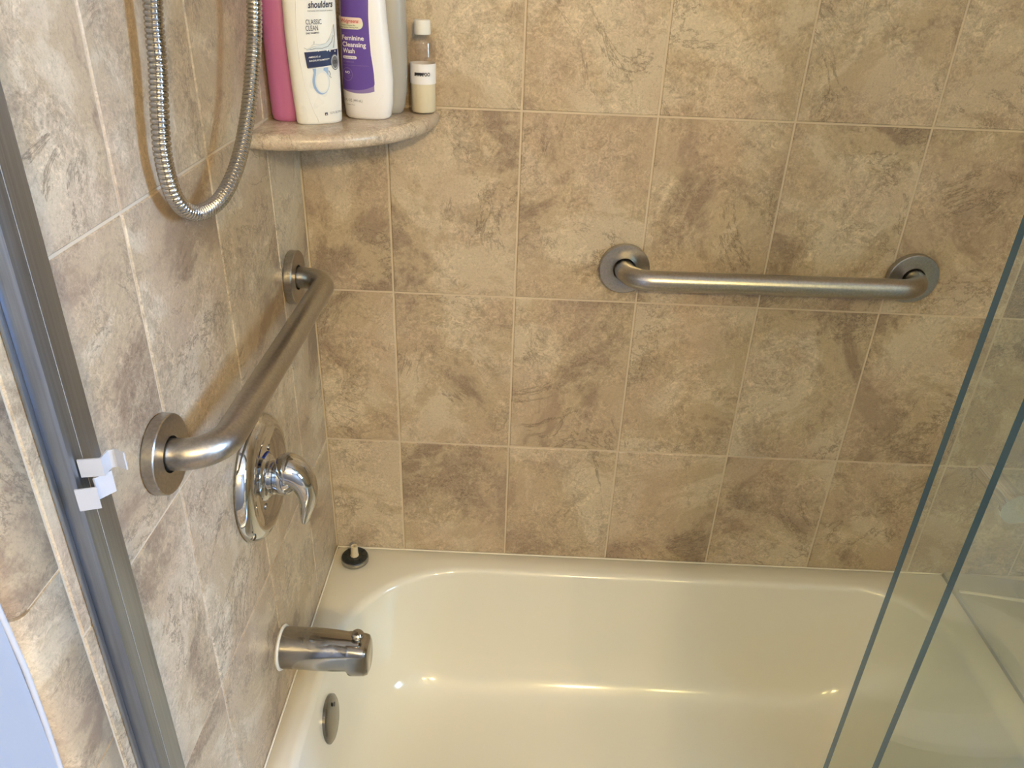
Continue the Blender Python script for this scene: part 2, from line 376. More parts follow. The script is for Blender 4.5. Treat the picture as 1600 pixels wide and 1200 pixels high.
# deck beyond the foot of the tub
dk = [(DX, R0+0.003), (DX+0.004, R0+0.006), (DX+0.06, R0+0.002), (DX+0.20, R0-0.012), (XR, R0-0.030)]
def prism(pr, y0, y1, zb):
    V = []; n = len(pr)
    for y in (y0, y1): V += [(x, y, z) for x, z in pr]+[(pr[-1][0], y, zb), (pr[0][0], y, zb)]
    m_ = n+2; F = [tuple(range(m_)), tuple(range(m_, 2*m_))]+[(i, (i+1) % m_, m_+(i+1) % m_, m_+i) for i in range(m_)]
    return V, F
deck = empty('end_deck'); tag(deck, 'dull off-white ledge filling the gap past the foot of the bathtub', 'ledge')
mesh('deck_body', *prism([(a, b-0.008) for a, b in dk], -0.765, -0.0015, 0.001), simple('deck_stone', (0.36, 0.34, 0.27), 0.28), deck)
mesh('deck_slab', *prism(dk, -0.77, -0.001, R0-0.05), simple('deck_stone_top', (0.42, 0.39, 0.31), 0.22), deck, auto=30)
V1, F1 = sweep([(DX+0.005+i*0.02, -0.055-0.0012*i, R0+0.0045-i*0.0014) for i in range(19)], 0.004, 8)
mesh('deck_bead', V1, F1, CAULK, deck, smooth=True)

# ------------------------------------------------------------------ corner shelf
zt = 0.588+ZO; th = 0.021; rs = 0.214
prof = []
for k in range(9):
    a = -pi/2+pi*k/8; prof.append((th/2*cos(a), -th/2+th/2*sin(a)))
N = 40; V = []; F = []
for i in range(N+1):
    a = pi/2*i/N; bx = sin(a); by = -cos(a)
    rr = rs*(1+0.035*sin(2*a)) - th/2
    for (dr, dz) in prof: V.append(((rr+dr)*bx+0.0003, (rr+dr)*by-0.0003, zt+dz))
m_ = len(prof)
for i in range(N):
    for k in range(m_-1): F.append((i*m_+k, i*m_+k+1, (i+1)*m_+k+1, (i+1)*m_+k))
V += [(0.0003, -0.0003, zt), (0.0003, -0.0003, zt-th)]; c1 = len(V)-2; c0 = len(V)-1
for i in range(N): F.append((c1, i*m_+m_-1, (i+1)*m_+m_-1)); F.append((c0, i*m_, (i+1)*m_))
F.append([c0]+[k for k in range(m_)]+[c1]); F.append([c0]+[N*m_+k for k in range(m_)]+[c1])
shelf = tag(mesh('corner_shelf', V, F, MARBLE, auto=50), 'rounded beige marble corner shelf under the toiletry bottles', 'shelf')

# ------------------------------------------------------------------ grab bars
def grab_bar(name, p0, p1, nrm, label, h=0.057, r=0.016):
    """p0, p1: flange centres on the wall face, nrm: out of the wall"""
    p0 = Vector(p0); p1 = Vector(p1); nrm = Vector(nrm); root = empty(name, p0)
    t = (p1-p0).normalized(); Ln = (p1-p0).length; br = 0.040; P = [Vector((0, 0, 0))+nrm*0.003, nrm*(h-br)*0.5, nrm*(h-br)]
    for k in range(1, 13):
        a = pi/2*k/12; P.append(nrm*(h-br+br*sin(a))+t*(br-br*cos(a)))
    for k in range(1, 12): P.append(nrm*h+t*(br+(Ln-2*br)*k/12))
    for k in range(0, 13):
        a = pi/2*(1-k/12); P.append(nrm*(h-br+br*sin(a))+t*(Ln-br+br*cos(a)))
    P += [nrm*(h-br)*0.5+t*Ln, nrm*0.003+t*Ln]
    mesh('bar', *sweep(P, r, 28), STEEL, root, auto=60)
    for q in (Vector((0, 0, 0)), t*Ln):
        lathe_o('flange', [(0.0005, 0.034), (0.0005, 0.0390), (0.002, 0.0400), (0.0118, 0.0400), (0.0128, 0.0390), (0.0135, 0.0215), (0.0125, 0.0185), (0.006, 0.0180)], q, nrm, STEEL, root, n=56, auto=25)
    tag(root, label, 'grab bar'); return root
grab_bar('grab_bar', (0.508, 0, 0.357+ZO), (0.966, 0, 0.361+ZO), (0, -1, 0), 'horizontal brushed steel grab bar on the wide back wall')
grab_bar('grab_bar', (0, -0.573, 0.359+ZO), (0, -0.108, 0.359+ZO), (1, 0, 0), 'brushed steel grab bar on the narrow left wall above the shower valve')

# ------------------------------------------------------------------ shower valve
vc = Vector((0, -0.345, 0.166+ZO)); valve = empty('shower_valve', vc); tag(valve, 'chrome single-lever shower valve with a round plate on the left wall', 'faucet')
es = lathe_o('escutcheon', [(0.0005, 0.086), (0.003, 0.0880), (0.010, 0.0865), (0.0165, 0.080), (0.0195, 0.072), (0.0195, 0.066), (0.017, 0.060), (0.0145, 0.046), (0.0145, 0.033), (0.018, 0.030), (0.021, 0.024), (0.021, 0.0)], (0, 0, 0), (1, 0, 0), CHROME, valve, n=64)
lathe_o('hub', [(0.019, 0.0225), (0.026, 0.0235), (0.027, 0.0215), (0.030, 0.0215), (0.031, 0.0235), (0.040, 0.024), (0.046, 0.022), (0.052, 0.016), (0.054, 0.0)], (0, 0, 0), (1, 0, 0), CHROME, valve, n=48)
# hooded lever: cross sections along a curved spine in the x-z plane
sp = catmull([(0.032, 0, 0.012), (0.046, 0, 0.014), (0.060, 0, 0.002), (0.0665, 0, -0.020), (0.0655, 0, -0.040), (0.062, 0, -0.056), (0.060, 0, -0.070)], 8)
V, F = [], []; n = 20
for i, p in enumerate(sp):
    t = (sp[min(i+1, len(sp)-1)]-sp[max(i-1, 0)]).normalized(); w = Vector((0, 1, 0)); u = t.cross(w); s = i/(len(sp)-1)
    hw = 0.027*(1-s)+0.0160*s if s < 0.95 else 0.0165*(1-(s-0.95)*9); hh = 0.0185*(1-s)**1.1+0.0055
    if s < 0.12: hw *= 0.6+s*3.3; hh *= 0.7+s*2.5
    for k in range(n):
        a = 2*pi*k/n; V.append(p+w*(hw*cos(a))+u*(hh*sin(a)))
for i in range(len(sp)-1):
    for k in range(n): k2 = (k+1) % n; F.append((i*n+k, i*n+k2, (i+1)*n+k2, (i+1)*n+k))
F.append(tuple(range(n))); F.append(tuple((len(sp)-1)*n+k for k in range(n)))
mesh('lever', V, F, CHROME, valve, auto=60)
arcp = [Vector((0.0155, 0.034*cos(a), 0.034*sin(a))) for a in [radians(62+k*3.2) for k in range(12)]]
mesh('cold_mark', *sweep(arcp, 0.0011, 8), BLUE, es, smooth=True)
for a in (60, 240):
    lathe_o('screw', [(0, 0.0045), (0.002, 0.004), (0.0025, 0.0)], (0.0140, 0.040*cos(radians(a)), 0.040*sin(radians(a))), (1, 0, 0), DULLCHROME, es, n=14)

# ------------------------------------------------------------------ tub spout
so = Vector((0, -0.352, -0.152+ZO)); spout = empty('tub_spout', so); tag(spout, 'chrome bathtub spout with a pull-up diverter knob', 'faucet')
def se(hw, up, dn, e, x, n=32):
    P = []
    for k in range(n):
        a = 2*pi*k/n; c = cos(a); s = sin(a)
        P.append((x, hw*math.copysign(abs(c)**(2/e), c), (up if s > 0 else dn)*math.copysign(abs(s)**(2/e), s)))
    return P
secs = [(0.003, 0.0315, 0.0315, 0.0315, 2.0), (0.030, 0.0315, 0.0315, 0.0315, 2.0), (0.038, 0.031, 0.0305, 0.031, 2.1), (0.060, 0.0295, 0.0285, 0.0305, 2.6), (0.085, 0.027, 0.026, 0.030, 3.0),
        (0.102, 0.0255, 0.0235, 0.029, 3.2), (0.105, 0.0255, 0.0235, 0.0375, 3.6), (0.108, 0.0255, 0.023, 0.040, 3.6), (0.128, 0.0245, 0.021, 0.0395, 3.6), (0.134, 0.0235, 0.019, 0.0375, 3.4), (0.137, 0.019, 0.014, 0.031, 2.8)]
V = []; F = []; n = 32
for x, hw, up, dn, e in secs: V += se(hw, up, dn, e, x)
for i in range(len(secs)-1):
    for k in range(n): k2 = (k+1) % n; F.append((i*n+k, i*n+k2, (i+1)*n+k2, (i+1)*n+k))
F.append(tuple(range(n))); F.append(tuple((len(secs)-1)*n+k for k in range(n)))
mesh('spout_body', V, F, DULLCHROME, spout, auto=50)
# raised shoulder line on the top of the body
V1, F1 = [], []
top = [(0.036, 0.016), (0.040, 0.021), (0.048, 0.0235), (0.090, 0.0200), (0.124, 0.0165)]
for s in (0,):
    pass
V = []; xs = [0.036, 0.040, 0.050, 0.075, 0.100, 0.122]; ws = [0.010, 0.018, 0.022, 0.0205, 0.019, 0.017]; zs_ = [0.0305, 0.0318, 0.0312, 0.0287, 0.0258, 0.0236]
m_ = 9
for x, w, z in zip(xs, ws, zs_):
    for k in range(m_):
        u = -1+2*k/(m_-1); V.append((x, u*w, z-0.0075*u*u-0.001*abs(u)**6+0.0008))
    for k in range(m_):
        u = 1-2*k/(m_-1); V.append((x, u*w, z-0.0075*u*u-0.005))
for i in range(len(xs)-1):
    for k in range(2*m_): k2 = (k+1) % (2*m_); F1.append((i*2*m_+k, i*2*m_+k2, (i+1)*2*m_+k2, (i+1)*2*m_+k))
F1.append(tuple(range(2*m_))); F1.append(tuple((len(xs)-1)*2*m_+k for k in range(2*m_)))
mesh('spout_cap', V, F1, DULLCHROME, spout, auto=40)
lathe_o('diverter_knob', [(0, 0.005), (0.008, 0.0045), (0.009, 0.0075), (0.012, 0.0092), (0.017, 0.0092), (0.0195, 0.007), (0.0205, 0.0)], (0.119, 0, 0.020), (0.06, 0, 1), DULLCHROME, spout, n=28)
lathe_o('caulk_ring', [(0.0, 0.0335), (0.0025, 0.0350), (0.005, 0.0335), (0.005, 0.031), (0.0, 0.031)], (0, 0, 0), (1, 0, 0), simple('white_sealant', (0.85, 0.84, 0.8), 0.5), spout, n=40)

# ------------------------------------------------------------------ stopper on the tub corner
st = empty('drain_stopper', (0.044, -0.0395, R0)); tag(st, 'black and grey drain stopper standing upside down on the tub corner', 'stopper')
lathe_o('stopper_disc', [(0.0002, 0.0), (0.0002, 0.0240), (0.0015, 0.0262), (0.0085, 0.0265), (0.0110, 0.0252)], (0, 0, 0), (0, 0, 1), DULLCHROME, st, n=40)
lathe_o('seal', [(0.0110, 0.0250), (0.0130, 0.0246), (0.0142, 0.0225), (0.0145, 0.015), (0.0132, 0.013), (0.0135, 0.0)], (0, 0, 0), (0, 0, 1), BLACK, st, n=40)
for k in range(8):
    a = k*pi/4; vs, fs = boxgeo(-0.0012, 0.0012, -0.004, 0.004, 0, 0.0016, 0.0003)
    o = mesh('rib', vs, fs, BLACK, st); o.location = (0.0185*cos(a), 0.0185*sin(a), 0.0140); o.rotation_euler = (0, 0, a+pi/2)
lathe_o('stem', [(0.0134, 0.0085), (0.016, 0.0075), (0.033, 0.0066), (0.036, 0.0066), (0.0365, 0.0060), (0.0365, 0.0036), (0.028, 0.0034), (0.028, 0.0)], (-0.001, 0.001, 0), (0.03, 0, 1), BEIGE, st, n=10, auto=20)

# ------------------------------------------------------------------ shower hose
hp = [(0.070, -0.470, 1.02), (0.042, -0.470, 0.86), (0.026, -0.473, 0.752), (0.0235, -0.480, 0.700), (0.022, -0.490, 0.660), (0.021, -0.495, 0.622), (0.021, -0.484, 0.584), (0.024, -0.453, 0.563),
      (0.031, -0.408, 0.563), (0.037, -0.365, 0.586), (0.041, -0.325, 0.628), (0.044, -0.292, 0.683), (0.046, -0.272, 0.738), (0.052, -0.262, 0.85), (0.060, -0.275, 1.02)]
hp = [Vector((a, b, c+ZO)) for a, b, c in hp]
PITCH = 0.0046
hs = resample(catmull(hp, 24), PITCH/4)
rr = [0.0082, 0.0082, 0.0080, 0.0068]
hose = empty('shower_hose', hp[0]); tag(hose, 'ribbed chrome metal shower hose hanging in a loop on the left wall', 'hose')
o = mesh('hose_tube', *sweep([p-hp[0] for p in hs], lambda i: rr[i % 4], 18), HOSEM, hose, auto=50)
for q, d in ((hp[0], (hp[1]-hp[0])), (hp[-1], (hp[-2]-hp[-1]))):
    lathe_o('hose_nut', [(-0.03, 0.0), (-0.03, 0.0115), (-0.005, 0.0115), (0.0, 0.010), (0.02, 0.009), (0.02, 0.0)], q-hp[0], d, CHROME, hose, n=24)
elb = catmull([(0.0, -0.276, 1.07+ZO), (0.035, -0.276, 1.07+ZO), (0.058, -0.276, 1.062+ZO), (0.0605, -0.276, 1.045+ZO), (0.0605, -0.276, 1.03+ZO)], 6)
mesh('wall_elbow', *sweep([p-hp[0] for p in elb], 0.012, 20), CHROME, hose, smooth=True)
hh = [Vector((0.072, -0.470, 1.03+ZO)), Vector((0.09, -0.468, 1.10+ZO)), Vector((0.115, -0.46, 1.20+ZO)), Vector((0.155, -0.45, 1.25+ZO))]
mesh('hand_shower', *sweep([p-hp[0] for p in catmull(hh, 8)], lambda i: 0.012+0.0006*i, 20), CHROME, hose, smooth=True)
lathe_o('holder', [(0, 0.022), (0.01, 0.022), (0.012, 0.012), (0.095, 0.012), (0.10, 0.0)], Vector((0.0, -0.465, 1.12+ZO))-hp[0], (1, 0, 0.1), CHROME, hose, n=24)

# ------------------------------------------------------------------ bottles
class Bottle:
    """superelliptic body: prof rows (z, left, right, half depth, exponent)"""
    def __init__(s, prof): s.p = prof
    def at(s, z):
        P = s.p
        if z <= P[0][0]: return P[0][1:]
        for a, b in zip(P[:-1], P[1:]):
            if z <= b[0]:
                t = (z-a[0])/(b[0]-a[0]) if b[0] > a[0] else 1; return tuple(a[i]+(b[i]-a[i])*t for i in range(1, 5))
        return P[-1][1:]
    def front(s, u, z, off=0.0004):
        l, r, b, e = s.at(z); c = (l+r)/2; a = (r-l)/2; q = min(0.999, abs((u-c)/a)); return Vector((u, -(b*(1-q**e)**(1/e))-off, z))
    def body(s, name, mat, parent, n=56):
        V, F = [], []
        for (z, l, r, b, e) in s.p:
            c = (l+r)/2; a = (r-l)/2
            for k in range(n):
                t = 2*pi*k/n; V.append((c+a*math.copysign(abs(cos(t))**(2/e), cos(t)), b*math.copysign(abs(sin(t))**(2/e), sin(t)), z))
        for i in range(len(s.p)-1):
            for k in range(n): k2 = (k+1) % n; F.append((i*n+k, i*n+k2, (i+1)*n+k2, (i+1)*n+k))
        F.append(tuple(range(n))); F.append(tuple((len(s.p)-1)*n+k for k in range(n)))
        return mesh(name, V, F, mat, parent, auto=55)
    def strip(s, name, rws, mat, parent, off=0.0004, nu=14):
        """rws: (z at left, left, z at right, right) rows"""
        V, F = [], []
        for (zl, ul, zr, ur) in rws:
            for k in range(nu+1): t = k/nu; V.append(s.front(ul+(ur-ul)*t, zl+(zr-zl)*t, off))
        for i in range(len(rws)-1):
            for k in range(nu): a = i*(nu+1)+k; F.append((a, a+1, a+nu+2, a+nu+1))
        return mesh(name, V, F, mat, parent, smooth=True)
    def oval(s, name, c, a, b, mat, parent, off=0.0006, r0=0.0, n=28, a0=0, a1=2*pi):
        V, F = [], []; ms = 4
        for i in range(ms+1):
            q = r0+(1-r0)*i/ms
            for k in range(n+1): t = a0+(a1-a0)*k/n; V.append(s.front(c[0]+a*q*cos(t), c[1]+b*q*sin(t), off))
        for i in range(ms):
            for k in range(n): p = i*(n+1)+k; F.append((p, p+1, p+n+2, p+n+1))
        return mesh(name, V, F, mat, parent, smooth=True)
    def text(s, txt, u, z, w, h, mat, parent, ang=0.0, shear=0.0, bold=0.0, off=0.0009):
        """text with its lower left corner at (u, z), fitted to width w and cap height h"""
        cu = bpy.data.curves.new('lettering', 'FONT'); cu.body = txt; cu.size = 1; cu.shear = shear; cu.offset = bold; cu.resolution_u = 3; cu.fill_mode = 'FRONT'
        ob = bpy.data.objects.new('lettering', cu); COL.objects.link(ob); bpy.context.view_layer.update()
        me = bpy.data.meshes.new_from_object(ob.evaluated_get(bpy.context.evaluated_depsgraph_get())); bpy.data.objects.remove(ob)
        xs = [v.co.x for v in me.vertices]; x0, x1 = min(xs), max(xs)
        ca, sa = cos(radians(ang)), sin(radians(ang))
        for v in me.vertices:
            a = (v.co.x-x0)/(x1-x0)*w; b = v.co.y/0.70*h; v.co = s.front(u+a*ca-b*sa, z+a*sa+b*ca, off)
        me.materials.clear(); me.materials.append(mat); o = bpy.data.objects.new('lettering', me); COL.objects.link(o); o.parent = parent; return o
def lines(s, pts, w, mat, parent, name='print_line', off=0.0007):
    P = [s.front(u, z, off) for u, z in pts]; return mesh(name, *sweep(P, w, 6), mat, parent, smooth=True)

# -- pink bottle
b1 = Bottle([(0, -.019, .019, .0175, 2.1), (0.002, -.0215, .0215, .0198, 2.1), (0.008, -.0228, .0228, .0210, 2.1), (0.03, -.0233, .0233, .0214, 2.1), (0.09, -.0236, .0236, .0215, 2.1), (0.15, -.0236, .0236, .0215, 2.1),
             (0.175, -.022, .022, .020, 2.1), (0.190, -.017, .017, .016, 2.0), (0.198, -.0130, .0130, .0130, 2.0), (0.203, -.0130, .0130, .0130, 2.0)])
r1 = empty('shampoo_bottle', (0.0252, -0.1125, zt), 0.3); tag(r1, 'pink plastic bottle, leftmost on the corner shelf', 'bottle')
b1.body('bottle_body', PINK, r1)
lathe_o('cap', [(0.2025, 0.0), (0.2025, 0.0155), (0.230, 0.015), (0.232, 0.013), (0.232, 0)], (0, 0, 0), (0, 0, 1), PINK, r1)
# -- white anti-dandruff shampoo
k = 0.030
b2 = Bottle([(0, -.0295, .0235, .0115, 2.2), (0.0012, -.0318, .0260, .0128, 2.3), (0.004, -.0328, .0272, .0135, 2.3), (0.03, -.0343, .0282, .0140, 2.3), (0.06, -.0358, .0286, .0140, 2.3), (0.105, -.0374, .0280, .0140, 2.3),
             (0.147, -.0369, .0288, .0140, 2.3), (0.170, -.035, .0285, .0137, 2.2), (0.185, -.029, .024, .0135, 2.1), (0.192, -.024, .019, .0135, 2.0)])
r2 = empty('shampoo_bottle', (0.071, -0.1259, zt), radians(30)); tag(r2, 'white shampoo bottle reading CLASSIC CLEAN with a navy band', 'bottle')
b2.body('bottle_body', BOTTLEW, r2)
lathe_o('cap', [(0.1915, 0.0), (0.1915, 0.0132), (0.215, 0.0132), (0.217, 0.012), (0.217, 0)], (-0.003, 0, 0), (0, 0, 1), simple('blue_cap', (0.03, 0.08, 0.35), 0.3), r2)
lines(b2, [(-.0225, .160), (-.0236, .1426), (-.0258, .118), (-.026, .1017), (-.0245, .075), (-.021, .0474), (-.014, .020), (-.0073, .0031)], 0.0005, BOTTLEW, r2, 'moulded_ridge', 0.0)
b2.text('head &', -.008, .1565, .018, .0065, INKN, r2, 1, 0.25, 0.012)
b2.text('shoulders', -.0097, .1384, .0325, .0075, INKN, r2, 2, 0.28, 0.02)
b2.text('PYRITHIONE ZINC DANDRUFF SHAMPOO', -.0107, .1343, .033, .0013, INKG, r2, 1.5, 0, 0.01)
b2.text('CLASSIC', -.0142, .1200, .0200, .0056, INKN, r2, 1.0, 0, 0.0)
b2.text('CLEAN', -.0148, .1130, .0155, .0056, INKN, r2, 1.0, 0, 0.0)
b2.text('DAILY SHAMPOO', -.0148, .1090, .0165, .0018, INKN, r2, 3, 0, 0.025)
# splash above the band
for pts, w in (([(-.0185, .0935), (-.015, .0915), (-.010, .0925), (-.0085, .0965), (-.0045, .0975), (.002, .0968), (.009, .0985), (.014, .103), (.018, .110), (.0215, .119)], 0.0004),
               ([(-.014, .092), (-.009, .0915), (-.004, .0930), (.004, .0925), (.012, .0945), (.0175, .100), (.0205, .107)], 0.0003),
               ([(.0195, .0925), (.0215, .100), (.0225, .108), (.0220, .1195)], 0.0003), ([(-.006, .0975), (-.0055, .1010)], 0.0002)):
    lines(b2, pts, w, INKG if w < 0.0004 else INKBL, r2, 'splash_line')
b2.strip('splash', [(.0900, -.0165, .0912, .0225), (.0925, -.0135, .0945, .0225), (.0945, -.0085, .098, .0222), (.0955, .000, .102, .0220), (.0965, .008, .108, .0218), (.101, .0155, .115, .0216)], INKBL, r2, 0.0004)
b2.strip('navy_band', [(.0700, -.0170, .0728, .0240), (.0790, -.0180, .0818, .0250), (.0882, -.0190, .0909, .0260)], INKN, r2, 0.0006)
b2.strip('band_shadow', [(.0690, -.0160, .0720, .012), (.0700, -.0168, .0728, .012)], INKG, r2, 0.0005)
b2.text("AMERICA'S #1", -.0142, .0812, .0150, .0020, INKW, r2, 4, 0.1, 0.01)
b2.text('DANDRUFF SHAMPOO**', -.0138, .0770, .0265, .0020, INKW, r2, 4, 0.1, 0.01)
b2.oval('seal', (.0202, .0757), .0060, .0095, INKG, r2, 0.0009)
b2.oval('seal_ring', (.0202, .0757), .0050, .0082, INKBL, r2, 0.0011, r0=0.90)
b2.text('100', .0172, .0735, .0062, .0045, INKK, r2, 3, 0, 0.02, 0.0012)
for (u, z, q) in ((-.001, .0895, .0006), (.0105, .0903, .0012), (.0140, .0893, .0009), (.0212, .0886, .0008)): b2.oval('droplet', (u, z), q, q*1.1, INKW, r2, 0.0011, n=12)
# water drop below the band
b2.strip('water', [(.0690, -.0105, .0700, .0100), (.0640, -.0095, .0650, .0098), (.0590, -.0110, .0600, .0098)], INKB, r2, 0.0004)
b2.strip('water', [(.0695, -.0060, .0700, .0040), (.0640, -.0065, .0650, .0030), (.0600, -.0070, .0610, .0060)], INKBL, r2, 0.0006)
b2.oval('drop', (-.0007, .0530), .0112, .0155, INKB, r2, 0.0005)
b2.oval('drop_glint', (.0008, .0532), .0094, .0140, INKBL, r2, 0.0007)
b2.oval('drop_glint', (.0010, .0525), .0080, .0115, BOTTLEW, r2, 0.0009)
lines(b2, [(.0105, .066), (.0125, .062), (.0110, .0590), (.0135, .0575)], 0.0003, INKG, r2, 'splash_line')
b2.strip('mark', [(.0113, .0010, .0115, .0048), (.0148, .0010, .0150, .0048)], INKN, r2, 0.0006)
b2.text('e', .0018, .0120, .0022, .0022, INKW, r2, 0, 0, 0.02)
b2.text('12.5 FL OZ 370 mL', .0082, .0128, .0185, .0026, INKN, r2, 3, 0, 0.0)
# -- white bottle with purple label
b3 = Bottle([(0, -.0255, .0235, .0140, 2.2), (0.0012, -.0290, .0275, .0165, 2.3), (0.004, -.0315, .0300, .0180, 2.3), (0.02, -.0330, .0330, .0190, 2.4), (0.05, -.0340, .0345, .0190, 2.4), (0.075, -.0335, .0330, .0188, 2.4),
             (0.105, -.0320, .0305, .0182, 2.4), (0.135, -.0310, .0285, .0178, 2.3), (0.160, -.0300, .0275, .0172, 2.2), (0.180, -.024, .022, .016, 2.1), (0.190, -.014, .013, .0135, 2.0), (0.195, -.013, .012, .0125, 2.0)])
r3 = empty('wash_bottle', (0.1260, -0.0805, zt), radians(-2)); tag(r3, 'white wash bottle with a purple label reading Feminine Cleansing Wash', 'bottle')
b3.body('bottle_body', BOTTLEW2, r3)
lathe_o('cap', [(0.1945, 0.0), (0.1945, 0.0150), (0.216, 0.0145), (0.218, 0.0130), (0.218, 0)], (-0.0005, 0, 0), (0, 0, 1), WHITE, r3)
du = 0.002
rw = [(.170, -.026, .170, .0095), (.147, -.0275, .1471, .0100), (.130, -.0285, .130, .0092), (.1156, -.029, .1156, .0092), (.100, -.0295, .100, .0095), (.0832, -.030, .0832, .0103), (.070, -.0305, .070, .0120), (.060, -.031, .060, .0130), (.048, -.0315, .048, .0135)]
rp = rw+[(.0410, -.0315, .0455, .0132)]
b3.strip('label_edge', [(a, b, c, d+0.0012) for a, b, c, d in rw]+[(.0355, -.0315, .0385, .0132)], INKW, r3, 0.0003, 24)
b3.strip('purple_label', rp, INKP, r3, 0.0006, 24)
V = []; F = []
for i in range(25):
    u = -.0315+i/24*.0443; f = ((u+.012)/.0255)
    V += [b3.front(u, .0342+.0045*f*f-0.0012*f, .0004), b3.front(u, .0382+.0060*max(0, f)**2+0.0006*f*f, .0007), ]
for i in range(24): F.append((2*i, 2*i+1, 2*i+3, 2*i+2))
mesh('label_swoosh', V, F, INKL, r3, smooth=True)
# fill between band and swoosh
V = []; F = []
for i in range(25):
    u = -.0315+i/24*.0443; f = ((u+.012)/.0255); V += [b3.front(u, .0382+.0060*max(0, f)**2+0.0006*f*f-0.0003, .0006), b3.front(u, .0475, .0006)]
for i in range(24): F.append((2*i, 2*i+1, 2*i+3, 2*i+2))
mesh('purple_label', V, F, INKP, r3, smooth=True)
def pill(bt, u0, u1, z0, z1, mat, par, off, name='pill', roundleft=True):
    h = (z1-z0)/2; rws = []
    for k in range(13):
        t = -1+2*k/12; e = h*math.sqrt(max(0, 1-t*t)); rws.append((z0+h+h*t, u0+(h-e if roundleft else 0), z0+h+h*t, u1-h+e))
    return bt.strip(name, rws, mat, par, off, 18)
pill(b3, -.0330, .0020, .1122, .1262, INKC, r3, 0.0008, roundleft=False)
pill(b3, -.0330, .0012, .1185, .1262, simple('blush_ink', (0.84, 0.68, 0.60), 0.35), r3, 0.0009, 'pill_top', roundleft=False)
b3.text('Walgreens', -.0282, .1200, .0248, .0042, INKR, r3, 0, 0.35, 0.01, 0.0012)
b3.text("Compare to Summer's Eve", -.0275, .1164, .0195, .0013, INKK, r3, 0, 0, 0.01, 0.0012)
b3.text('Simply Sensitive Cleansing Wash', -.0300, .1138, .0255, .0013, INKK, r3, 0, 0, 0.01, 0.0012)
b3.text('pH balanced', -.0293, .1068, .0095, .0012, INKL, r3, 0)
b3.text('Feminine', -.0278, .0994, .0300, .0056, INKW, r3, 0, 0, 0.022)
b3.text('Cleansing', -.0280, .0914, .0325, .0056, INKW, r3, 0, 0, 0.022)
b3.text('Wash', -.0278, .0838, .0170, .0056, INKW, r3, 0, 0, 0.022)
pill(b3, -.0282, -.0085, .0766, .0802, INKW, r3, 0.0008)
b3.text('Sensitive Skin', -.0265, .0777, .0160, .0015, INKP, r3, 0, 0, 0.01, 0.0011)
b3.text('pH balanced', -.0283, .0724, .0155, .0019, INKL, r3, 0, 0, 0.01)
b3.text('Eliminates odor-causing bacteria', -.0290, .0684, .0362, .0013, INKL, r3, 0, 0, 0.0)
b3.oval('stamp_ring', (-.0228, .0575), .0073, .0082, INKL, r3, 0.0009, r0=0.93)
b3.text('NO', -.0262, .0585, .0070, .0030, INKW, r3, 0, 0, 0.015)
b3.text('PARABENS', -.0282, .0558, .0108, .0011, INKL, r3, 0)
b3.text('DYES', -.0255, .0532, .0058, .0012, INKL, r3, 0)
b3.text('15 FL OZ (444 mL)', -.0325, .0232, .0285, .0034, INKG, r3, 0)
b3.text('Paraben Free', -.0265, .0185, .0115, .0013, INKG, r3, 0)
lines(b3, [(-.030+i*.0045, .0085+.0001*i*i-.0002*i+.0005*max(0, i-7)**2) for i in range(13)], 0.00035, BOTTLEW2, r3, 'moulded_ridge', 0.0)
# -- grey bottle behind
b4 = Bottle([(0, -.020, .019, .0150, 2.2), (0.002, -.0225, .021, .0175, 2.2), (0.010, -.025, .0240, .0185, 2.3), (0.03, -.028, .0272, .0190, 2.3), (0.055, -.029, .0288, .0190, 2.3), (0.10, -.029, .0295, .0190, 2.3), (0.16, -.029, .0290, .0190, 2.3), (0.18, -.022, .022, .016, 2.1), (0.19, -.013, .013, .0125, 2.0), (0.195, -.012, .012, .0120, 2.0)])
r4 = empty('conditioner_bottle', (0.1445, -0.0345, zt), 0); tag(r4, 'plain silvery grey bottle half hidden behind the purple-labelled bottle', 'bottle')
b4.body('bottle_body', GREY, r4)
lathe_o('cap', [(0.1945, 0.0), (0.1945, 0.0140), (0.216, 0.0135), (0.217, 0)], (0, 0, 0), (0, 0, 1), GREY, r4)
# -- small travel bottle
r5 = empty('travel_bottle', (0.1940, -0.0265, zt), 0); tag(r5, 'small clear travel bottle with white cap and half-full cream liquid', 'bottle')
b5 = Bottle([(0.0008, -.0163, .0163, .0163, 2.0), (0.003, -.0178, .0178, .0178, 2.0), (0.093, -.0178, .0178, .0178, 2.0), (0.098, -.0160, .0160, .0160, 2.0), (0.100, -.011, .011, .011, 2.0), (0.1035, -.0098, .0098, .0098, 2.0)])
b5.body('bottle_body', CLEARP, r5, 40)
Bottle([(0.0018, -.0158, .0158, .0158, 2.0), (0.004, -.0172, .0172, .0172, 2.0), (0.052, -.0172, .0172, .0172, 2.0)]).body('liquid', LIQ, r5, 40)
lathe_o('paper_label', [(0.040, 0.0181), (0.0665, 0.0181)], (0, 0, 0), (0, 0, 1), BOTTLEW2, r5)
b5.text('SHAMPOO', -.0100, .0512, .0215, .0046, INKK, r5, 0, 0, 0.03, 0.0012)
b5.strip('ink_smudge', [(.0520, -.0104, .0526, .001), (.0538, -.0095, .0543, .003), (.0552, -.0100, .0556, -.001)], INKK, r5, 0.0009)
lathe_o('cap', [(0.1030, 0.0), (0.1030, 0.0110), (0.104, 0.0115), (0.1205, 0.0112), (0.1215, 0.0100), (0.1215, 0)], (0, 0, 0), (0, 0, 1), WHITE, r5)

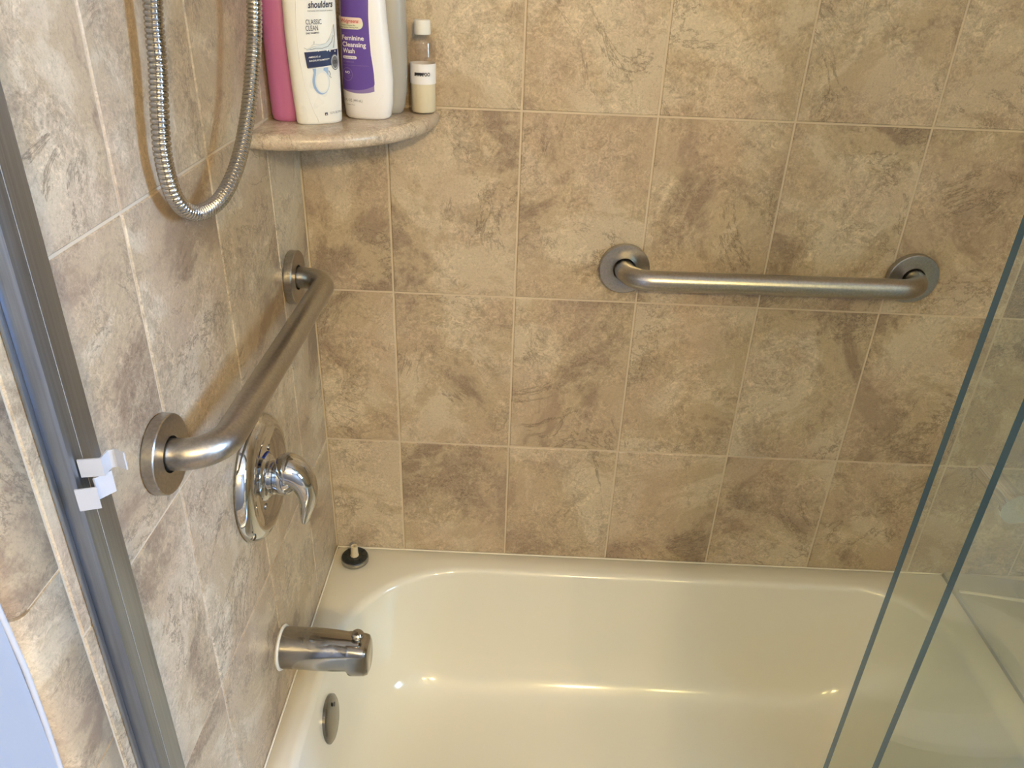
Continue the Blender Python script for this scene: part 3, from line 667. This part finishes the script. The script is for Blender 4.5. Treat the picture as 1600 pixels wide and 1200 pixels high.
# ------------------------------------------------------------------ door frame on the left wall
jb = empty('door_jamb', (0, -0.71, R0)); tag(jb, 'satin aluminium shower door channel fixed upright to the left wall', 'door frame')
J0 = 0.0005; zj0 = R0+0.001-R0; zj1 = 1.80-R0+0.0
oy = 0.71
joinb('channel', [(J0, 0.0185, -0.7285+oy, -0.6895+oy, zj0, zj1)], ALU, jb, 0.0008)
joinb('channel_lip', [(J0, 0.0035, -0.7335+oy, -0.7285+oy, zj0, zj1)], ALU, jb, 0.0006)
joinb('gasket_line', [(0.0183, 0.0188, -0.7135+oy, -0.7130+oy, zj0, zj1)], simple('gasket', (0.30, 0.32, 0.35), 0.5), jb)
# zig-zag plastic bumper clip gripping the channel
def zig(pts, z0, z1, th=0.0013):
    V, F = [], []
    P = [Vector((a, b, 0)) for a, b in pts]; n = len(P)
    for i, p in enumerate(P):
        t = (P[min(i+1, n-1)]-P[max(i-1, 0)]).normalized(); w = Vector((-t.y, t.x, 0))*th/2
        for z in (z0, z1): V += [p-w+Vector((0, 0, z)), p+w+Vector((0, 0, z))]
    for i in range(n-1):
        a = i*4; b = a+4; F += [(a, a+1, b+1, b), (a+2, a+3, b+3, b+2), (a, a+2, b+2, b), (a+1, a+3, b+3, b+1)]
    F += [(0, 1, 3, 2), (4*n-4, 4*n-3, 4*n-1, 4*n-2)]
    return V, F
cl = empty('door_bumper', (0.019, -0.712, ZO+0.44)); tag(cl, 'small folded white plastic guide clip on the aluminium door channel', 'clip')
mesh('upper_clip', *zig([(0.0005, -0.010), (0.0165, -0.0065), (0.0165, 0.004), (0.021, 0.006), (0.030, 0.002)], 0.0005, 0.0165), CLIP, cl)
mesh('lower_clip', *zig([(0.0005, 0.004), (0.017, 0.001), (0.009, -0.010), (0.016, -0.020), (0.002, -0.0245)], -0.0200, -0.0005), CLIP, cl)

# ------------------------------------------------------------------ sliding glass doors
def door(name, x0, x1, y, label, knob=False):
    root = empty(name, (x0, y, R0+0.02)); tag(root, label, 'glass door')
    vs, fs = boxgeo(0, x1-x0, -0.004, 0.004, 0, 1.42)
    o = mesh('glass_pane', vs, fs, None, root, mats=[GLASS, GLASSEDGE])
    for p in o.data.polygons: p.material_index = 0 if abs(p.normal.y) > 0.5 else 1
    return root
dA = door('glass_door', 0.6806, 1.50, -0.675, 'frameless sliding glass shower door on the tub side, its bare edge further left')
dB = door('glass_door', 0.7010, 1.55, -0.715, 'frameless sliding glass shower door on the room side, its edge further right')
V, F = lathe([(0.004, 0.0), (0.004, 0.0145), (0.008, 0.0145), (0.0095, 0.010), (0.050, 0.0095), (0.058, 0.0095), (0.058, 0.0)], (0.083, 0, 0.411+ZO-R0-0.02), (0, 1, 0.0), 32)
mesh('handle_post', V, F, CHROME, dA, auto=35)
tag(joinb('door_track', [(0.02, 1.2, -0.735, -0.655, R0+0.0008, R0+0.010), (0.02, 1.2, -0.735, -0.730, R0+0.0105, R0+0.018), (0.02, 1.2, -0.660, -0.655, R0+0.0105, R0+0.018)], ALU), 'low aluminium track along the front rim of the bathtub', 'track')
tag(joinb('door_header', [(0.02, XR-0.001, -0.735, -0.655, 1.842, 1.892)], ALU, None, 0.003), 'aluminium header rail above the glass doors', 'rail')

# ------------------------------------------------------------------ bathroom side (seen as reflections)
vl = empty('vanity_light', (0.97, YF, 2.0)); tag(vl, 'two-globe warm wall lamp on the wall facing the bathtub', 'lamp')
box('lamp_plate', -0.34, 0.34, 0.001, 0.02, -0.04, 0.04, STEEL, vl, 0.004)
for x in (-0.24, 0.24):
    lathe_o('lamp_arm', [(0, 0.01), (0.09, 0.01)], (x, 0.02, 0), (0, 1, 0), STEEL, vl, n=16)
    V, F = lathe([(-0.05*cos(pi*k/12), max(0.0005, 0.05*sin(pi*k/12))) for k in range(13)], (x, 0.13, 0), (0, 0, 1), 24)
    mesh('globe', V, F, BULBS[x > 0], vl, smooth=True)
to = empty('toilet', (1.08, -1.215, 0)); tag(to, 'white toilet reflected in the sliding glass doors', 'toilet')
def ell(cx, a, b, z, n=36, sq=2.2):
    return [(cx+a*math.copysign(abs(cos(2*pi*k/n))**(2/sq), cos(2*pi*k/n)), b*math.copysign(abs(sin(2*pi*k/n))**(2/sq), sin(2*pi*k/n)), z) for k in range(n)]
Ls = [ell(0.06, 0.20, 0.11, 0.001), ell(0.06, 0.19, 0.10, 0.05), ell(0.05, 0.17, 0.10, 0.15), ell(0.02, 0.21, 0.15, 0.28), ell(0, 0.235, 0.178, 0.36), ell(0, 0.24, 0.182, 0.385),
      ell(-0.01, 0.18, 0.125, 0.385), ell(-0.01, 0.165, 0.115, 0.30), ell(0, 0.09, 0.07, 0.20)]
V = [p for l in Ls for p in l]; nl = len(Ls); F = [(i*36+k, i*36+(k+1) % 36, (i+1)*36+(k+1) % 36, (i+1)*36+k) for i in range(nl-1) for k in range(36)]+[tuple(range(36)), tuple((nl-1)*36+k for k in range(36))]
mesh('bowl', V, F, CERAMIC, to, auto=50)
Ls = [ell(0, 0.245, 0.187, 0.387), ell(0, 0.245, 0.187, 0.400), ell(0, 0.225, 0.170, 0.408), ell(-0.01, 0.165, 0.112, 0.404), ell(-0.01, 0.160, 0.108, 0.387)]
V = [p for l in Ls for p in l]; F = [(i*36+k, i*36+(k+1) % 36, ((i+1) % 5)*36+(k+1) % 36, ((i+1) % 5)*36+k) for i in range(5) for k in range(36)]
mesh('seat', V, F, CERAMIC, to, auto=50)
V = []; 
for dx in (0.0, 0.018): V += [(0.235+dx+0.03*(z-0.41), y, z) for y, z in [(0.17*sin(a), 0.60-0.19*cos(a)) for a in [2*pi*k/36 for k in range(36)]]]
mesh('lid', V, [tuple(range(36)), tuple(range(36, 72))]+[(k, (k+1) % 36, 36+(k+1) % 36, 36+k) for k in range(36)], CERAMIC, to, auto=50)
box('tank', 0.27, 0.46, -0.22, 0.22, 0.36, 0.74, CERAMIC, to, 0.02); box('tank_lid', 0.255, 0.475, -0.235, 0.235, 0.742, 0.775, CERAMIC, to, 0.01)
